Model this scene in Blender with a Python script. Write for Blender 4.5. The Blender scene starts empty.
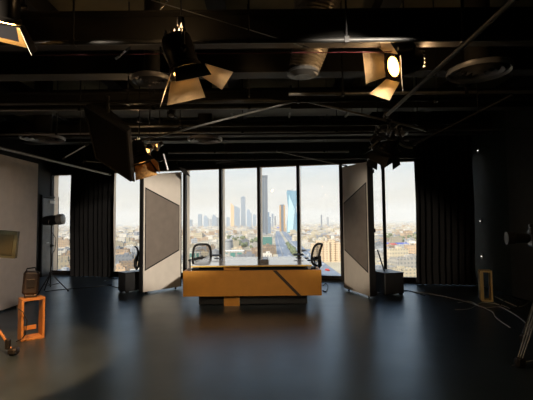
import bpy, math, random
from mathutils import Vector, Matrix
random.seed(7)
S = bpy.context.scene
COL = S.collection
PI = math.pi

# ------------------------------------------------------------------ camera
EYE = Vector((0, 0, 1.6)); FPX = 400.0
PITCH = math.radians(3.15); ROLL = math.radians(0.55)
F = Vector((0, math.cos(PITCH), math.sin(PITCH)))
U0 = Vector((0, -math.sin(PITCH), math.cos(PITCH))); R0 = Vector((1, 0, 0))
RV = R0*math.cos(ROLL) - U0*math.sin(ROLL); UV = U0*math.cos(ROLL) + R0*math.sin(ROLL)
cd = bpy.data.cameras.new('camera'); cam = bpy.data.objects.new('camera', cd); COL.objects.link(cam)
cd.sensor_width = 36; cd.lens = 36*FPX/533; cd.clip_end = 60000; cd.clip_start = 0.05
M = Matrix((RV, UV, -F)).transposed().to_4x4(); M.translation = EYE
cam.matrix_world = M; S.camera = cam

def at(px, py, D):
    """world point seen at a pixel of the photograph, at distance D into the room"""
    d = F + RV*((px-266.5)/FPX) + UV*((200-py)/FPX)
    return EYE + d*(D/d.y)

# ------------------------------------------------------------------ world, sun, exposure
W = bpy.data.worlds.new('world'); S.world = W; W.use_nodes = True
nt = W.node_tree; N = nt.nodes; L = nt.links
bg = N['Background']
tc = N.new('ShaderNodeTexCoord'); sep = N.new('ShaderNodeSeparateXYZ'); L.new(tc.outputs['Generated'], sep.inputs[0])
rmp = N.new('ShaderNodeValToRGB'); L.new(sep.outputs['Z'], rmp.inputs[0])
cr = rmp.color_ramp
cr.elements[0].position = 0.0; cr.elements[0].color = (0.72, 0.63, 0.52, 1)
cr.elements[1].position = 1.0; cr.elements[1].color = (0.22, 0.36, 0.62, 1)
for p, c in ((0.05, (0.70, 0.64, 0.56, 1)), (0.11, (0.66, 0.66, 0.64, 1)), (0.17, (0.54, 0.64, 0.74, 1)), (0.4, (0.36, 0.52, 0.78, 1))):
    e = cr.elements.new(p); e.color = c
mp = N.new('ShaderNodeMapping'); mp.inputs['Scale'].default_value = (2.2, 2.2, 15)
L.new(tc.outputs['Generated'], mp.inputs[0])
no = N.new('ShaderNodeTexNoise'); no.inputs['Scale'].default_value = 2.0; no.inputs['Detail'].default_value = 5
L.new(mp.outputs[0], no.inputs[0])
cr2 = N.new('ShaderNodeValToRGB'); cr2.color_ramp.elements[0].position = .47; cr2.color_ramp.elements[1].position = .75
L.new(no.outputs['Fac'], cr2.inputs[0])
mx = N.new('ShaderNodeMixRGB'); mx.inputs[2].default_value = (0.80, 0.76, 0.72, 1)
mul = N.new('ShaderNodeMath'); mul.operation = 'MULTIPLY'; mul.inputs[1].default_value = .55
L.new(cr2.outputs[0], mul.inputs[0]); L.new(mul.outputs[0], mx.inputs[0]); L.new(rmp.outputs[0], mx.inputs[1])
L.new(mx.outputs[0], bg.inputs['Color']); bg.inputs['Strength'].default_value = 1.0

sd = bpy.data.lights.new('sun', 'SUN'); sun = bpy.data.objects.new('sun', sd); COL.objects.link(sun)
sd.energy = 4.4; sd.angle = math.radians(4); sd.color = (1.0, .90, .76)
sun.rotation_euler = Vector((-0.55, -0.6, 0.62)).to_track_quat('Z', 'Y').to_euler()
S.view_settings.view_transform = 'Standard'; S.view_settings.look = 'None'
S.view_settings.exposure = 0.52; S.view_settings.gamma = 1.0
def fill_spot(loc, aim, ang, e, col=(1.0, .78, .55), blend=.5):
    """an added spotlight without a fixture, put under the ceiling behind or above the photographer, outside the frame"""
    ld = bpy.data.lights.new('added_spotlight', 'SPOT'); lo = bpy.data.objects.new('added_spotlight', ld); COL.objects.link(lo)  # unseen lamp, added to brighten a single surface
    ld.energy = e; ld.color = col; ld.spot_size = math.radians(ang); ld.spot_blend = blend; ld.shadow_soft_size = .12
    lo.location = loc; lo.rotation_euler = (Vector(aim)-Vector(loc)).to_track_quat('-Z', 'Y').to_euler()
fill_spot((2.2, 1.0, 3.4), (-2.45, 9.5, 1.5), 20, 2500, (1, .87, .72))          # left set wall
fill_spot((-1.7, 1.5, 3.4), (-4.87, 6.1, 1.3), 37, 620, (1.0, .86, .74), .9)          # grey partition
fill_spot((-.2, -.5, 3.4), (-.27, 7.6, .35), 24, 420, blend=.7)           # desk front
fill_spot((-3.0, 1.5, 3.4), (2.05, 8.9, 1.4), 19, 1050, (1, .84, .66))           # right set wall
fill_spot((-1.2, 1.2, 3.4), (-3.3, 5.7, .35), 14, 14, (1, .70, .42))
fill_spot((2.2, 2.0, 3.4), (4.42, 8.05, .32), 9, 110, (1, .8, .5), .7)     # pine box
fill_spot((.2, 1.8, 3.4), (3.0, 4.6, .6), 15, 13, (1, .9, .8), .8)     # camera tripod      # wooden box
try: S.view_settings.use_curve_mapping = False
except Exception: pass
cy = S.cycles
cy.max_bounces = 8; cy.diffuse_bounces = 4; cy.glossy_bounces = 4; cy.transparent_max_bounces = 16
cy.volume_bounces = 3; cy.use_denoising = True
cy.sample_clamp_indirect = 4.0
cy.caustics_reflective = False; cy.caustics_refractive = False

# ------------------------------------------------------------------ mesh builder
class MB:
    def __init__(s): s.v = []; s.f = []; s.m = []
    def add(s, vs, fs, mi=0):
        b = len(s.v); s.v += [Vector(v) for v in vs]
        s.f += [tuple(i+b for i in f) for f in fs]; s.m += [mi]*len(fs); return s
    def box(s, c, d, R=None, mi=0, bev=0):
        c = Vector(c); hx, hy, hz = d[0]/2, d[1]/2, d[2]/2
        if bev > 0:
            b = min(bev, hx*.9, hy*.9, hz*.9); vs = []
            for sz in (-1, 1):
                for k, (ix, iy) in ((0, (b, b)), (1, (0, 0))):
                    pass
            # chamfered box: three nested rings top and bottom
            def ring(z, o):
                x, y = hx-o, hy-o
                return [(-x+b, -y, z), (x-b, -y, z), (x, -y+b, z), (x, y-b, z), (x-b, y, z), (-x+b, y, z), (-x, y-b, z), (-x, -y+b, z)]
            rs = [ring(-hz, b*.6), ring(-hz+b, 0), ring(hz-b, 0), ring(hz, b*.6)]
            for r in rs: vs += r
            fs = [tuple(reversed(range(8))), tuple(range(24, 32))]
            for k in range(3):
                for i in range(8):
                    j = (i+1) % 8; fs.append((k*8+i, k*8+j, k*8+8+j, k*8+8+i))
        else:
            vs = [(x, y, z) for z in (-hz, hz) for y in (-hy, hy) for x in (-hx, hx)]
            fs = [(0, 2, 3, 1), (4, 5, 7, 6), (0, 1, 5, 4), (2, 6, 7, 3), (0, 4, 6, 2), (1, 3, 7, 5)]
        vs = [Vector(v) for v in vs]
        if R is not None: vs = [R @ v for v in vs]
        return s.add([v+c for v in vs], fs, mi)
    def tube(s, p0, p1, r, r1=None, n=10, mi=0):
        return s.path([p0, p1], r, n, r1, mi)
    def path(s, pts, r, n=8, r1=None, mi=0, closed=False):
        pts = [Vector(p) for p in pts]; r1 = r if r1 is None else r1
        K = len(pts); rings = []
        up = None
        for i, p in enumerate(pts):
            if closed: t = pts[(i+1) % K]-pts[i-1]
            else: t = pts[min(i+1, K-1)]-pts[max(i-1, 0)]
            t = t.normalized() if t.length > 1e-9 else Vector((0, 0, 1))
            if up is None:
                up = Vector((0, 0, 1)) if abs(t.z) < .9 else Vector((1, 0, 0))
            a = t.cross(up)
            if a.length < 1e-6: a = t.cross(Vector((0, 1, 0)))
            a.normalize(); b = a.cross(t).normalized(); up = b
            rr = r+(r1-r)*(i/max(1, K-1))
            rings.append([p+a*math.cos(2*PI*k/n)*rr+b*math.sin(2*PI*k/n)*rr for k in range(n)])
        vs = [v for g in rings for v in g]; fs = []
        for i in range(K if closed else K-1):
            j = (i+1) % K
            for k in range(n):
                l = (k+1) % n; fs.append((i*n+k, i*n+l, j*n+l, j*n+k))
        if not closed:
            fs.append(tuple(reversed(range(n)))); fs.append(tuple((K-1)*n+k for k in range(n)))
        return s.add(vs, fs, mi)
    def lathe(s, prof, n=24, c=(0, 0, 0), R=None, mi=0, caps=True):
        c = Vector(c); vs = []
        for r, z in prof:
            for k in range(n):
                v = Vector((r*math.cos(2*PI*k/n), r*math.sin(2*PI*k/n), z))
                vs.append((R @ v if R is not None else v)+c)
        fs = []
        for i in range(len(prof)-1):
            for k in range(n):
                l = (k+1) % n; fs.append((i*n+k, i*n+l, (i+1)*n+l, (i+1)*n+k))
        if caps:
            fs.append(tuple(reversed(range(n)))); fs.append(tuple((len(prof)-1)*n+k for k in range(n)))
        return s.add(vs, fs, mi)
    def prism(s, poly, th, axis):
        """poly: 3-D points of the front outline, extruded by vector axis*th"""
        a = Vector(axis)*th; n = len(poly); P = [Vector(p) for p in poly]
        fs = [tuple(range(n)), tuple(reversed(range(n, 2*n)))]
        for i in range(n):
            j = (i+1) % n; fs.append((j, i, n+i, n+j))
        return s.add(P+[p+a for p in P], fs)
    def xf(s, Mx): s.v = [Mx @ v for v in s.v]; return s
    def shift(s, d): s.v = [v+Vector(d) for v in s.v]; return s
    def mesh(s, name, mats, smooth=False):
        me = bpy.data.meshes.new(name)
        me.from_pydata([tuple(v) for v in s.v], [], s.f)
        if not isinstance(mats, (list, tuple)): mats = [mats]
        for m in mats: me.materials.append(m)
        if len(mats) > 1: me.polygons.foreach_set('material_index', s.m)
        me.validate()
        import bmesh as _bm
        b = _bm.new(); b.from_mesh(me); _bm.ops.recalc_face_normals(b, faces=b.faces); b.to_mesh(me); b.free()
        if smooth:
            me.polygons.foreach_set('use_smooth', [True]*len(me.polygons))
            try: me.set_sharp_from_angle(angle=math.radians(35))
            except Exception: pass
        return me
    def build(s, name, mats, parent=None, smooth=False, world=False):
        if parent is not None and world:
            s.shift(-parent.location)
        o = bpy.data.objects.new(name, s.mesh(name, mats, smooth)); COL.objects.link(o)
        if parent is not None: o.parent = parent
        return o

def thing(name, label, cat, loc=(0, 0, 0), rz=0, group=None):
    o = bpy.data.objects.new(name, None); COL.objects.link(o)
    o.empty_display_size = .1
    o.location = loc; o.rotation_euler = (0, 0, rz)
    o['label'] = label; o['category'] = cat
    if group: o['group'] = group
    return o
def tag(o, label=None, cat=None, group=None, kind=None):
    if label: o['label'] = label
    if cat: o['category'] = cat
    if group: o['group'] = group
    if kind: o['kind'] = kind
    return o
def struct(o, label=None):
    o['kind'] = 'structure'
    if label: o['label'] = label
    o['category'] = o.name.split('_')[0]
    return o
def dup(root, label=None, group=None):
    r = root.copy(); COL.objects.link(r)
    if label: r['label'] = label
    if group: r['group'] = group
    for ch in root.children:
        c = ch.copy(); COL.objects.link(c); c.parent = r
        for g in ch.children:
            d = g.copy(); COL.objects.link(d); d.parent = c
    return r
def lampcolor(b): return b

# ------------------------------------------------------------------ materials
def mat(name, col, rough=.6, metal=0, var=.15, scale=6, bump=0, spec=.5, emis=None, estr=0, coat=0):
    m = bpy.data.materials.new(name); m.use_nodes = True
    t = m.node_tree; p = t.nodes['Principled BSDF']
    p.inputs['Roughness'].default_value = rough; p.inputs['Metallic'].default_value = metal
    p.inputs['Specular IOR Level'].default_value = spec
    if coat: p.inputs['Coat Weight'].default_value = coat
    tcn = t.nodes.new('ShaderNodeTexCoord'); n = t.nodes.new('ShaderNodeTexNoise')
    n.inputs['Scale'].default_value = scale; n.inputs['Detail'].default_value = 5
    t.links.new(tcn.outputs['Object'], n.inputs[0])
    r = t.nodes.new('ShaderNodeValToRGB'); r.color_ramp.elements[0].position = .3; r.color_ramp.elements[1].position = .7
    r.color_ramp.elements[0].color = tuple(c*(1-var) for c in col)+(1,)
    r.color_ramp.elements[1].color = tuple(min(1, c*(1+var)) for c in col)+(1,)
    t.links.new(n.outputs['Fac'], r.inputs[0]); t.links.new(r.outputs[0], p.inputs['Base Color'])
    if bump:
        b = t.nodes.new('ShaderNodeBump'); b.inputs['Strength'].default_value = bump; b.inputs['Distance'].default_value = .01
        n2 = t.nodes.new('ShaderNodeTexNoise'); n2.inputs['Scale'].default_value = scale*8
        t.links.new(tcn.outputs['Object'], n2.inputs[0])
        t.links.new(n2.outputs['Fac'], b.inputs['Height']); t.links.new(b.outputs[0], p.inputs['Normal'])
    if emis:
        p.inputs['Emission Color'].default_value = tuple(emis)+(1,); p.inputs['Emission Strength'].default_value = estr
    return m
def facade(name, col, win=(.12, .15, .18), fh=3.5, ww=4.0, amount=.55):
    """plastered building: rows and columns of darker windows on its walls"""
    m = bpy.data.materials.new(name); m.use_nodes = True
    t = m.node_tree; p = t.nodes['Principled BSDF']; p.inputs['Roughness'].default_value = .8
    g = t.nodes.new('ShaderNodeTexCoord'); s = t.nodes.new('ShaderNodeSeparateXYZ'); t.links.new(g.outputs['Object'], s.inputs[0])
    def mth(op, a, b=None):
        k = t.nodes.new('ShaderNodeMath'); k.operation = op
        for i, x in enumerate((a, b)):
            if x is None: continue
            if isinstance(x, (int, float)): k.inputs[i].default_value = x
            else: t.links.new(x, k.inputs[i])
        return k.outputs[0]
    zz = mth('FRACT', mth('DIVIDE', s.outputs['Z'], fh)); row = mth('MULTIPLY', mth('GREATER_THAN', zz, .35), mth('LESS_THAN', zz, .8))
    xy = mth('ADD', s.outputs['X'], s.outputs['Y'])
    xx = mth('FRACT', mth('DIVIDE', xy, ww)); colm = mth('MULTIPLY', mth('GREATER_THAN', xx, .25), mth('LESS_THAN', xx, .75))
    ge = t.nodes.new('ShaderNodeNewGeometry'); sn = t.nodes.new('ShaderNodeSeparateXYZ'); t.links.new(ge.outputs['Normal'], sn.inputs[0])
    side = mth('LESS_THAN', mth('ABSOLUTE', sn.outputs['Z']), .5)
    k = mth('MULTIPLY', mth('MULTIPLY', mth('MULTIPLY', row, colm), side), amount)
    oi = t.nodes.new('ShaderNodeObjectInfo'); hv = t.nodes.new('ShaderNodeHueSaturation'); hv.inputs['Color'].default_value = tuple(col)+(1,)
    t.links.new(mth('ADD', mth('MULTIPLY', oi.outputs['Random'], .75), .6), hv.inputs['Value'])
    mxn = t.nodes.new('ShaderNodeMixRGB'); t.links.new(k, mxn.inputs[0]); t.links.new(hv.outputs[0], mxn.inputs[1]); mxn.inputs[2].default_value = tuple(win)+(1,)
    t.links.new(mxn.outputs[0], p.inputs['Base Color'])
    return m

BLACK = mat('matt_black_paint', (.012, .012, .013), .6)
BLACKG = mat('satin_black_metal', (.02, .02, .022), .35, .3)
PIPE = mat('worn_grey_pipe', (.24, .235, .22), .38, .7, scale=20)
DPIPE = mat('dark_steel_pipe', (.05, .05, .048), .45, .5, scale=20)
DRUM = mat('lamp_housing_enamel', (.02, .018, .016), .3, .6)
LEAF = mat('bare_metal_barn_door', (.62, .56, .48), .55, .35)
WHITE = mat('white_panel_paint', (.72, .67, .60), .5, var=.04)
TAUPE = mat('taupe_inset_panel', (.21, .18, .155), .45, var=.08)
GOLD = mat('ochre_desk_laminate', (.60, .28, .045), .4, var=.06)
WOOD = mat('orange_stained_wood', (.36, .17, .055), .5, var=.2, scale=14)
PALEWOOD = mat('pale_pine_wood', (.42, .30, .13), .6, var=.2)
TOP = mat('white_gloss_table_top', (.80, .80, .82), .10, var=.0, coat=.5)
SILVER = mat('brushed_silver_metal', (.55, .55, .56), .3, .9)
CURT = mat('black_drape_cloth', (.005, .0045, .005), .95, var=.3, scale=5)
FRAMEW = mat('dark_window_frame', (.02, .016, .014), .45, .3)
FIN = mat('tan_aluminium_fin', (.82, .66, .50), .5, .3, var=.05)
SCREEN = mat('warm_grey_partition_fabric', (.46, .40, .35), .9, var=.05, bump=.2)
TEAL = mat('dark_teal_wall_paint', (.010, .022, .020), .75)
DGREY = mat('dark_grey_wall_paint', (.025, .025, .026), .8)
DOORG = mat('grey_door_paint', (.16, .16, .165), .5)
SLAB = mat('bare_concrete_soffit', (.20, .175, .10), .9, var=.35, scale=1.3)
STEEL = mat('painted_ceiling_beam', (.022, .020, .016), .7)
RED = mat('red_lit_edge', (.12, .012, .02), .6)  # red light on the near beam edge, put into a colour
DUCT = mat('foil_flexible_duct', (.22, .20, .17), .35, .6, scale=15)
VENT = mat('grey_diffuser_metal', (.30, .30, .31), .45, .4)
CABLE = mat('black_rubber_cable', (.015, .015, .015), .5)
CABLEW = mat('grey_rubber_cable', (.42, .44, .42), .5)
CHAIRM = mat('black_chair_plastic', (.010, .010, .010), .55)
GLASSLAMP = mat('glowing_lamp_lens', (1, .8, .5), .3, emis=(1.0, .46, .10), estr=7)
HOTLAMP = mat('hot_lamp_lens', (1, .8, .5), .3, emis=(1.0, .50, .13), estr=40)
AMBERLENS = mat('amber_lamp_lens', (.6, .3, .1), .3, emis=(1.0, .40, .08), estr=.9)
DIMLAMP = mat('dim_lamp_lens', (1, .7, .4), .3, emis=(1.0, .42, .10), estr=3)
LED = mat('small_white_indicator', (1, 1, 1), .4, emis=(1, .95, .85), estr=1.2)

def floor_mat():
    m = mat('dark_blue_studio_vinyl', (.022, .034, .048), .36, var=.25, scale=1.4, spec=1.0)
    t = m.node_tree; p = t.nodes['Principled BSDF']; p.inputs['Specular Tint'].default_value = (.64, .88, 1, 1)
    tcn = t.nodes.new('ShaderNodeTexCoord'); n = t.nodes.new('ShaderNodeTexNoise'); n.inputs['Scale'].default_value = 2.5; n.inputs['Detail'].default_value = 8
    t.links.new(tcn.outputs['Object'], n.inputs[0])
    mr = t.nodes.new('ShaderNodeMapRange'); mr.inputs[3].default_value = .27; mr.inputs[4].default_value = .36
    t.links.new(n.outputs['Fac'], mr.inputs[0]); t.links.new(mr.outputs[0], p.inputs['Roughness'])
    b = t.nodes.new('ShaderNodeBump'); b.inputs['Strength'].default_value = .03; b.inputs['Distance'].default_value = .01
    n3 = t.nodes.new('ShaderNodeTexNoise'); n3.inputs['Scale'].default_value = 9
    t.links.new(tcn.outputs['Object'], n3.inputs[0]); t.links.new(n3.outputs['Fac'], b.inputs['Height']); t.links.new(b.outputs[0], p.inputs['Normal'])
    return m
FLOOR = floor_mat()
def glass_mat():
    m = bpy.data.materials.new('clear_window_glass'); m.use_nodes = True; t = m.node_tree; t.nodes.clear()
    o = t.nodes.new('ShaderNodeOutputMaterial'); a = t.nodes.new('ShaderNodeBsdfTransparent'); a.inputs[0].default_value = (.93, .95, .95, 1)
    g = t.nodes.new('ShaderNodeBsdfGlossy'); g.inputs['Roughness'].default_value = .02
    fr = t.nodes.new('ShaderNodeFresnel'); fr.inputs[0].default_value = 1.45
    x = t.nodes.new('ShaderNodeMixShader'); t.links.new(fr.outputs[0], x.inputs[0]); t.links.new(a.outputs[0], x.inputs[1]); t.links.new(g.outputs[0], x.inputs[2])
    t.links.new(x.outputs[0], o.inputs[0]); return m
GLASS = glass_mat()
def net_mat():
    m = bpy.data.materials.new('see_through_chair_mesh'); m.use_nodes = True; t = m.node_tree; t.nodes.clear()
    o = t.nodes.new('ShaderNodeOutputMaterial'); a = t.nodes.new('ShaderNodeBsdfTransparent')
    d = t.nodes.new('ShaderNodeBsdfDiffuse'); d.inputs[0].default_value = (.03, .03, .03, 1)
    x = t.nodes.new('ShaderNodeMixShader'); tc_ = t.nodes.new('ShaderNodeTexCoord'); w = t.nodes.new('ShaderNodeTexNoise'); w.inputs['Scale'].default_value = 60
    mr = t.nodes.new('ShaderNodeMapRange'); mr.inputs[3].default_value = .35; mr.inputs[4].default_value = .6
    t.links.new(tc_.outputs['Object'], w.inputs[0]); t.links.new(w.outputs['Fac'], mr.inputs[0]); t.links.new(mr.outputs[0], x.inputs[0])
    t.links.new(a.outputs[0], x.inputs[1]); t.links.new(d.outputs[0], x.inputs[2]); t.links.new(x.outputs[0], o.inputs[0]); return m
NET = net_mat()

# ================================================================== ROOM SHELL
XL, XR, YB, ZC = -6.9, 5.2, -3.0, 4.6
WT, WZ0 = -0.22, 11.3                       # the window wall: Y = WZ0 + WT*X
def wy(x): return WZ0 + WT*x
WDIR = Vector((1, WT, 0)).normalized(); WOUT = Vector((-WT, 1, 0)).normalized()
HEAD = 3.22

def quadslab(name, pts, z0, z1, m):
    return MB().prism([(x, y, z1) for x, y in pts], z1-z0, (0, 0, -1)).build(name, m)
fp = [(XL-.2, YB-.2), (XR+.2, YB-.2), (XR+.2, wy(XR+.2)+.45), (XL-.2, wy(XL-.2)+.45)]
struct(quadslab('floor', fp, -.3, 0, FLOOR), 'dark blue studio floor with soft window reflections')
struct(quadslab('ceiling', fp, ZC, ZC+.3, SLAB), 'bare concrete ceiling above the pipes')
struct(MB().box((XL-.1, (YB+wy(XL))/2, ZC/2), (.2, wy(XL)-YB+.2, ZC)).build('wall_left', DGREY), 'dark left wall behind the grey partition')
struct(MB().box((XR+.1, (YB+wy(XR))/2, ZC/2), (.2, wy(XR)-YB+.2, ZC)).build('wall_right', TEAL), 'very dark teal right wall')
struct(MB().box(((XL+XR)/2, YB-.1, ZC/2), (XR-XL+.4, .2, ZC)).build('wall_back', DGREY))
def along(x0, x1, dout0, dout1, z0, z1):
    a = Vector((x0, wy(x0), 0)); b = Vector((x1, wy(x1), 0))
    P = [a+WOUT*dout0, b+WOUT*dout0, b+WOUT*dout1, a+WOUT*dout1]
    return MB().prism([(p.x, p.y, z1) for p in P], z1-z0, (0, 0, -1))
struct(along(XL, XR, -.02, .35, HEAD, ZC).build('wall_front', TEAL), 'dark bulkhead above the windows')
struct(along(XL, XR, -.05, .12, 0, .07).build('trim_1', FRAMEW), 'dark sill strip under the windows')
MX = [XL, -6.06, -4.84, -3.63, -2.41, -1.32, -.21, .89, 2.03, 3.12, 4.22, XR]
for i in range(len(MX)-1):
    a, b = MX[i], MX[i+1]
    w = along(a, b, .02, .03, .07, HEAD).build('window_%d' % (i+1), GLASS); struct(w, 'clear tall window pane number %d from the left' % (i+1))
    fr = along(a, b, .0, .06, .07, .13); q = along(a, b, .0, .06, HEAD-.06, HEAD); fr.add(q.v, q.f)
    q = along(a-.045, a+.035, -.06, .06, .07, HEAD); fr.add(q.v, q.f)
    fr.build('window_frame', FRAMEW, w)
    along(a-.03, a+.03, .06, .26, -.2, HEAD+.3).build('fin', FIN, w)
    # lighter inner trim along the head of each pane
    along(a+.04, b-.04, -.01, .0, HEAD-.075, HEAD-.045).build('head_trim', FIN, w)

# left wall: grey door with a small white sign
dr = struct(MB().box((XL+.02, 12.68, 1.2), (.06, .85, 2.4), bev=.01).build('door_1', DOORG), 'plain grey door on the left wall')
MB().box((XL+.02, 12.22, 1.22), (.07, .06, 2.46)).box((XL+.02, 13.14, 1.22), (.07, .06, 2.46)).box((XL+.02, 12.68, 2.46), (.07, .98, .06)).build('door_frame', DGREY, dr)
MB().box((XL+.06, 12.75, 2.3), (.02, .34, .09)).build('sign_plate', WHITE, dr)
MB().tube((XL+.05, 12.36, 1.02), (XL+.11, 12.36, 1.02), .012).tube((XL+.11, 12.36, 1.02), (XL+.11, 12.5, 1.02), .012).build('door_handle', SILVER, dr)
# right wall acoustic panel & pillar
struct(MB().box((XR-.11, 7.3, 2.2), (.22, 1.9, 4.3), bev=.02).build('pillar', mat('charcoal_pillar_paint', (.035, .04, .04), .7)), 'charcoal pillar on the right wall')
for p in ((477, 222), (479, 258), (475, 150)):
    q = at(p[0], p[1], 9.5)
    o = thing('wall_switch', {222: 'small switch plate at eye height on the dark right side, lit white dot', 258: 'lower small switch plate with white dot beside the pine box', 150: 'high faint sensor plate near the ceiling on the dark right side'}[p[1]], 'switch', (XR-.012, 9.72-.02*(p[1] == 150), q.z+.02))
    MB().box((0, 0, 0), (.02, .09, .13), bev=.004).build('plate', BLACKG, o)
    MB().box((-.012, 0, 0), (.008, .045, .022)).build('indicator', LED, o)

# ================================================================== CURTAINS
def curtain(x0, x1, z0, z1, off, label, n, seed):
    rnd = random.Random(seed); mb = MB(); K = n*10; vs = []
    ph = [rnd.uniform(-.5, .5) for _ in range(n+2)]
    zs = [z0, z0+.02, z0+.5, 1.2, 2.0, z1-.3, z1]
    for layer in (0, .012):
        for z in zs:
            for i in range(K+1):
                t = i/K; x = x0+(x1-x0)*t
                if z < 2.5: x += .02*math.sin(z*2.1+seed)*(1 if t in (0, 1) else 1)
                fold = .065*math.sin(t*n*2*PI+.5*math.sin(t*17+seed)+ph[int(t*n)]*.3)*(1 if z < z1-.2 else .75)
                p = Vector((x, wy(x), z)) - WOUT*(off+fold+layer); vs.append(p)
    R = K+1; Z = len(zs); fs = []
    for i in range(Z-1):
        for k in range(K):
            fs.append((i*R+k, i*R+k+1, (i+1)*R+k+1, (i+1)*R+k))
            b = Z*R; fs.append((b+i*R+k, b+(i+1)*R+k, b+(i+1)*R+k+1, b+i*R+k+1))
    b = Z*R
    for i in range(Z-1):
        for k in (0, K): fs.append((i*R+k, (i+1)*R+k, b+(i+1)*R+k, b+i*R+k))
    mb.add(vs, fs)
    root = thing('curtain', label, 'curtain', (x0, wy(x0)-.2, 0))
    mb.build('drape', CURT, root, smooth=True, world=True)
    a = Vector((x0-.05, wy(x0-.05), z1+.02))-WOUT*off; c = Vector((x1, wy(x1), z1+.02))-WOUT*off
    MB().tube(a, c, .02).build('curtain_rail', BLACKG, root, world=True)
curtain(-5.93, -4.52, .015, 3.45, .32, 'black full-height curtain between the two leftmost visible panes', 9, 1)
curtain(3.84, 5.16, .015, 3.75, .32, 'wide black full-height curtain closing the right end of the windows', 9, 4)

# ================================================================== GREY PARTITION (left)
root = thing('partition_screen', 'plain warm grey partition panel at the left edge of the room', 'partition', (-4.9, 5.6, 0))
MB().box((0, 0, 1.46), (.06, 5.8, 2.86), bev=.01).build('panel', SCREEN, root)
for y in (-2.2, 0, 2.4): MB().box((-.2, y, .02), (.5, .08, .04), bev=.008).build('foot', BLACK, root)

# ================================================================== SET FLATS
def flat(name, near, far, zn, zf, label, th_side, boxside):
    """near, far: floor points (x, y) of the decorated face; wide end of the inset is at the near edge"""
    n = Vector((near[0], near[1], 0)); f = Vector((far[0], far[1], 0)); d = (f-n); Wd = d.length; d.normalize()
    nor = Vector((d.y, -d.x, 0))
    if nor.y > 0: nor = -nor                      # towards the camera
    root = thing(name, label, 'set wall', n)
    def P(u, z, o=0): return n+d*(u*Wd)+Vector((0, 0, z))+nor*o
    body = MB().prism([P(0, .05), P(1, .05), P(1, zf), P(0, zn)], .10, -nor)
    body.build('panel', WHITE, root, world=True)
    # frame profile in black round the edges
    e = MB()
    for a, b in (((0, .05), (0, zn)), ((1, .05), (1, zf))):
        s = -1 if a[0] == 0 else 1
        q0, q1 = P(*a), P(*b)
        e.prism([q0+d*s*.001, q0+d*s*.03, q1+d*s*.03, q1+d*s*.001], .125, -nor)
    e.build('edge_strip', BLACK, root, world=True)
    # inset taupe trapezoid with dark outline
    pts = [(.035, .52), (.965, .93), (.965, 2.03), (.035, 2.42)]
    mid = (.5, 1.47)
    o = MB().prism([P(u, z, .004) for u, z in pts], .012, -nor); o.build('outline', BLACK, root, world=True)
    inn = [(mid[0]+(u-mid[0])*.955, mid[1]+(z-mid[1])*.955) for u, z in pts]
    MB().prism([P(u, z, .009) for u, z in inn], .01, -nor).build('inset_panel', TAUPE, root, world=True)
    back = MB()
    for u in (.06, .5, .94): back.prism([P(u-.03, .08, -.101), P(u+.03, .08, -.101), P(u+.03, 2.7, -.101), P(u-.03, 2.7, -.101)], .05, -nor)
    for z in (.1, 1.4, 2.65): back.prism([P(0.02, z-.04, -.155), P(.98, z-.04, -.155), P(.98, z+.04, -.155), P(0.02, z+.04, -.155)], .03, -nor)
    back.build('rear_batten', BLACK, root, world=True)
    for u in (.1, .9):
        MB().lathe([(.02, 0), (.026, .006), (.026, .02), (.02, .026)], 12, P(u, .026, -.05)-nor*0, Matrix.Rotation(PI/2, 3, 'X')).build('castor', BLACKG, root, world=True)
    return root, P, nor, d
lf, P, nor, d = flat('set_flat', (-2.79, 9.08), (-2.12, 9.86), 2.70, 2.86, 'cream set wall panel left of the desk with taupe angled inset', 1, -1)
rf, P2, nor2, d2 = flat('set_flat', (2.105, 8.32), (1.80, 9.42), 2.84, 2.88, 'cream set wall panel right of the desk with taupe angled inset, seen edge-on', 1, 1)
# counterweight boxes and braces behind the flats
def weight(c, rz, size, label, brace_pts):
    r = thing('counterweight_box', label, 'box', (c[0], c[1], 0), rz)
    MB().box((0, 0, size[2]/2+.03), size, bev=.012).build('body', BLACK, r)
    MB().box((0, 0, size[2]+.035), (size[0]*1.03, size[1]*1.03, .02), bev=.004).build('lid', BLACKG, r)
    for sx in (-1, 1):
        for sy in (-1, 1): MB().box((sx*size[0]*.4, sy*size[1]*.4, .015), (.06, .06, .03)).build('foot', BLACKG, r)
    return r
weight((-3.18, 9.62), math.radians(49), (.62, .34, .42), 'low black box on the floor behind the left set wall', None)
weight((2.66, 8.98), math.radians(-75), (.6, .46, .44), 'low black box on the floor behind the right set wall', None)
b0 = at(377.5, 250, 8.85); b1 = Vector((2.62, 9.0, .46))
tag(MB().tube(b0, b1, .015).tube(b1, b1+Vector((0.06, 0, 0)), .02).build('brace_rod', BLACKG), 'thin black brace slanting down to the box behind the right set wall', 'brace')
# clamp-like hook standing on left box
hk = thing('sandbag', 'black curved strap-like sandbag hanging behind the left set wall', 'sandbag', at(137, 271, 9.45))
pts = [at(134.5, 246, 9.45), at(137, 248, 9.45), at(138.2, 252, 9.45), at(137.6, 257, 9.45), at(135.6, 261, 9.45), at(135.2, 266, 9.45), at(137.2, 269.5, 9.45)]
MB().path(pts[:4], .014, 8, .035).path(pts[3:], .05, 10, .03).build('strap', BLACK, hk, smooth=True, world=True)
MB().path([pts[3], at(139, 262, 9.45), at(138, 268, 9.45)], .02, 8).build('weight_bag', BLACK, hk, smooth=True, world=True)

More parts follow.
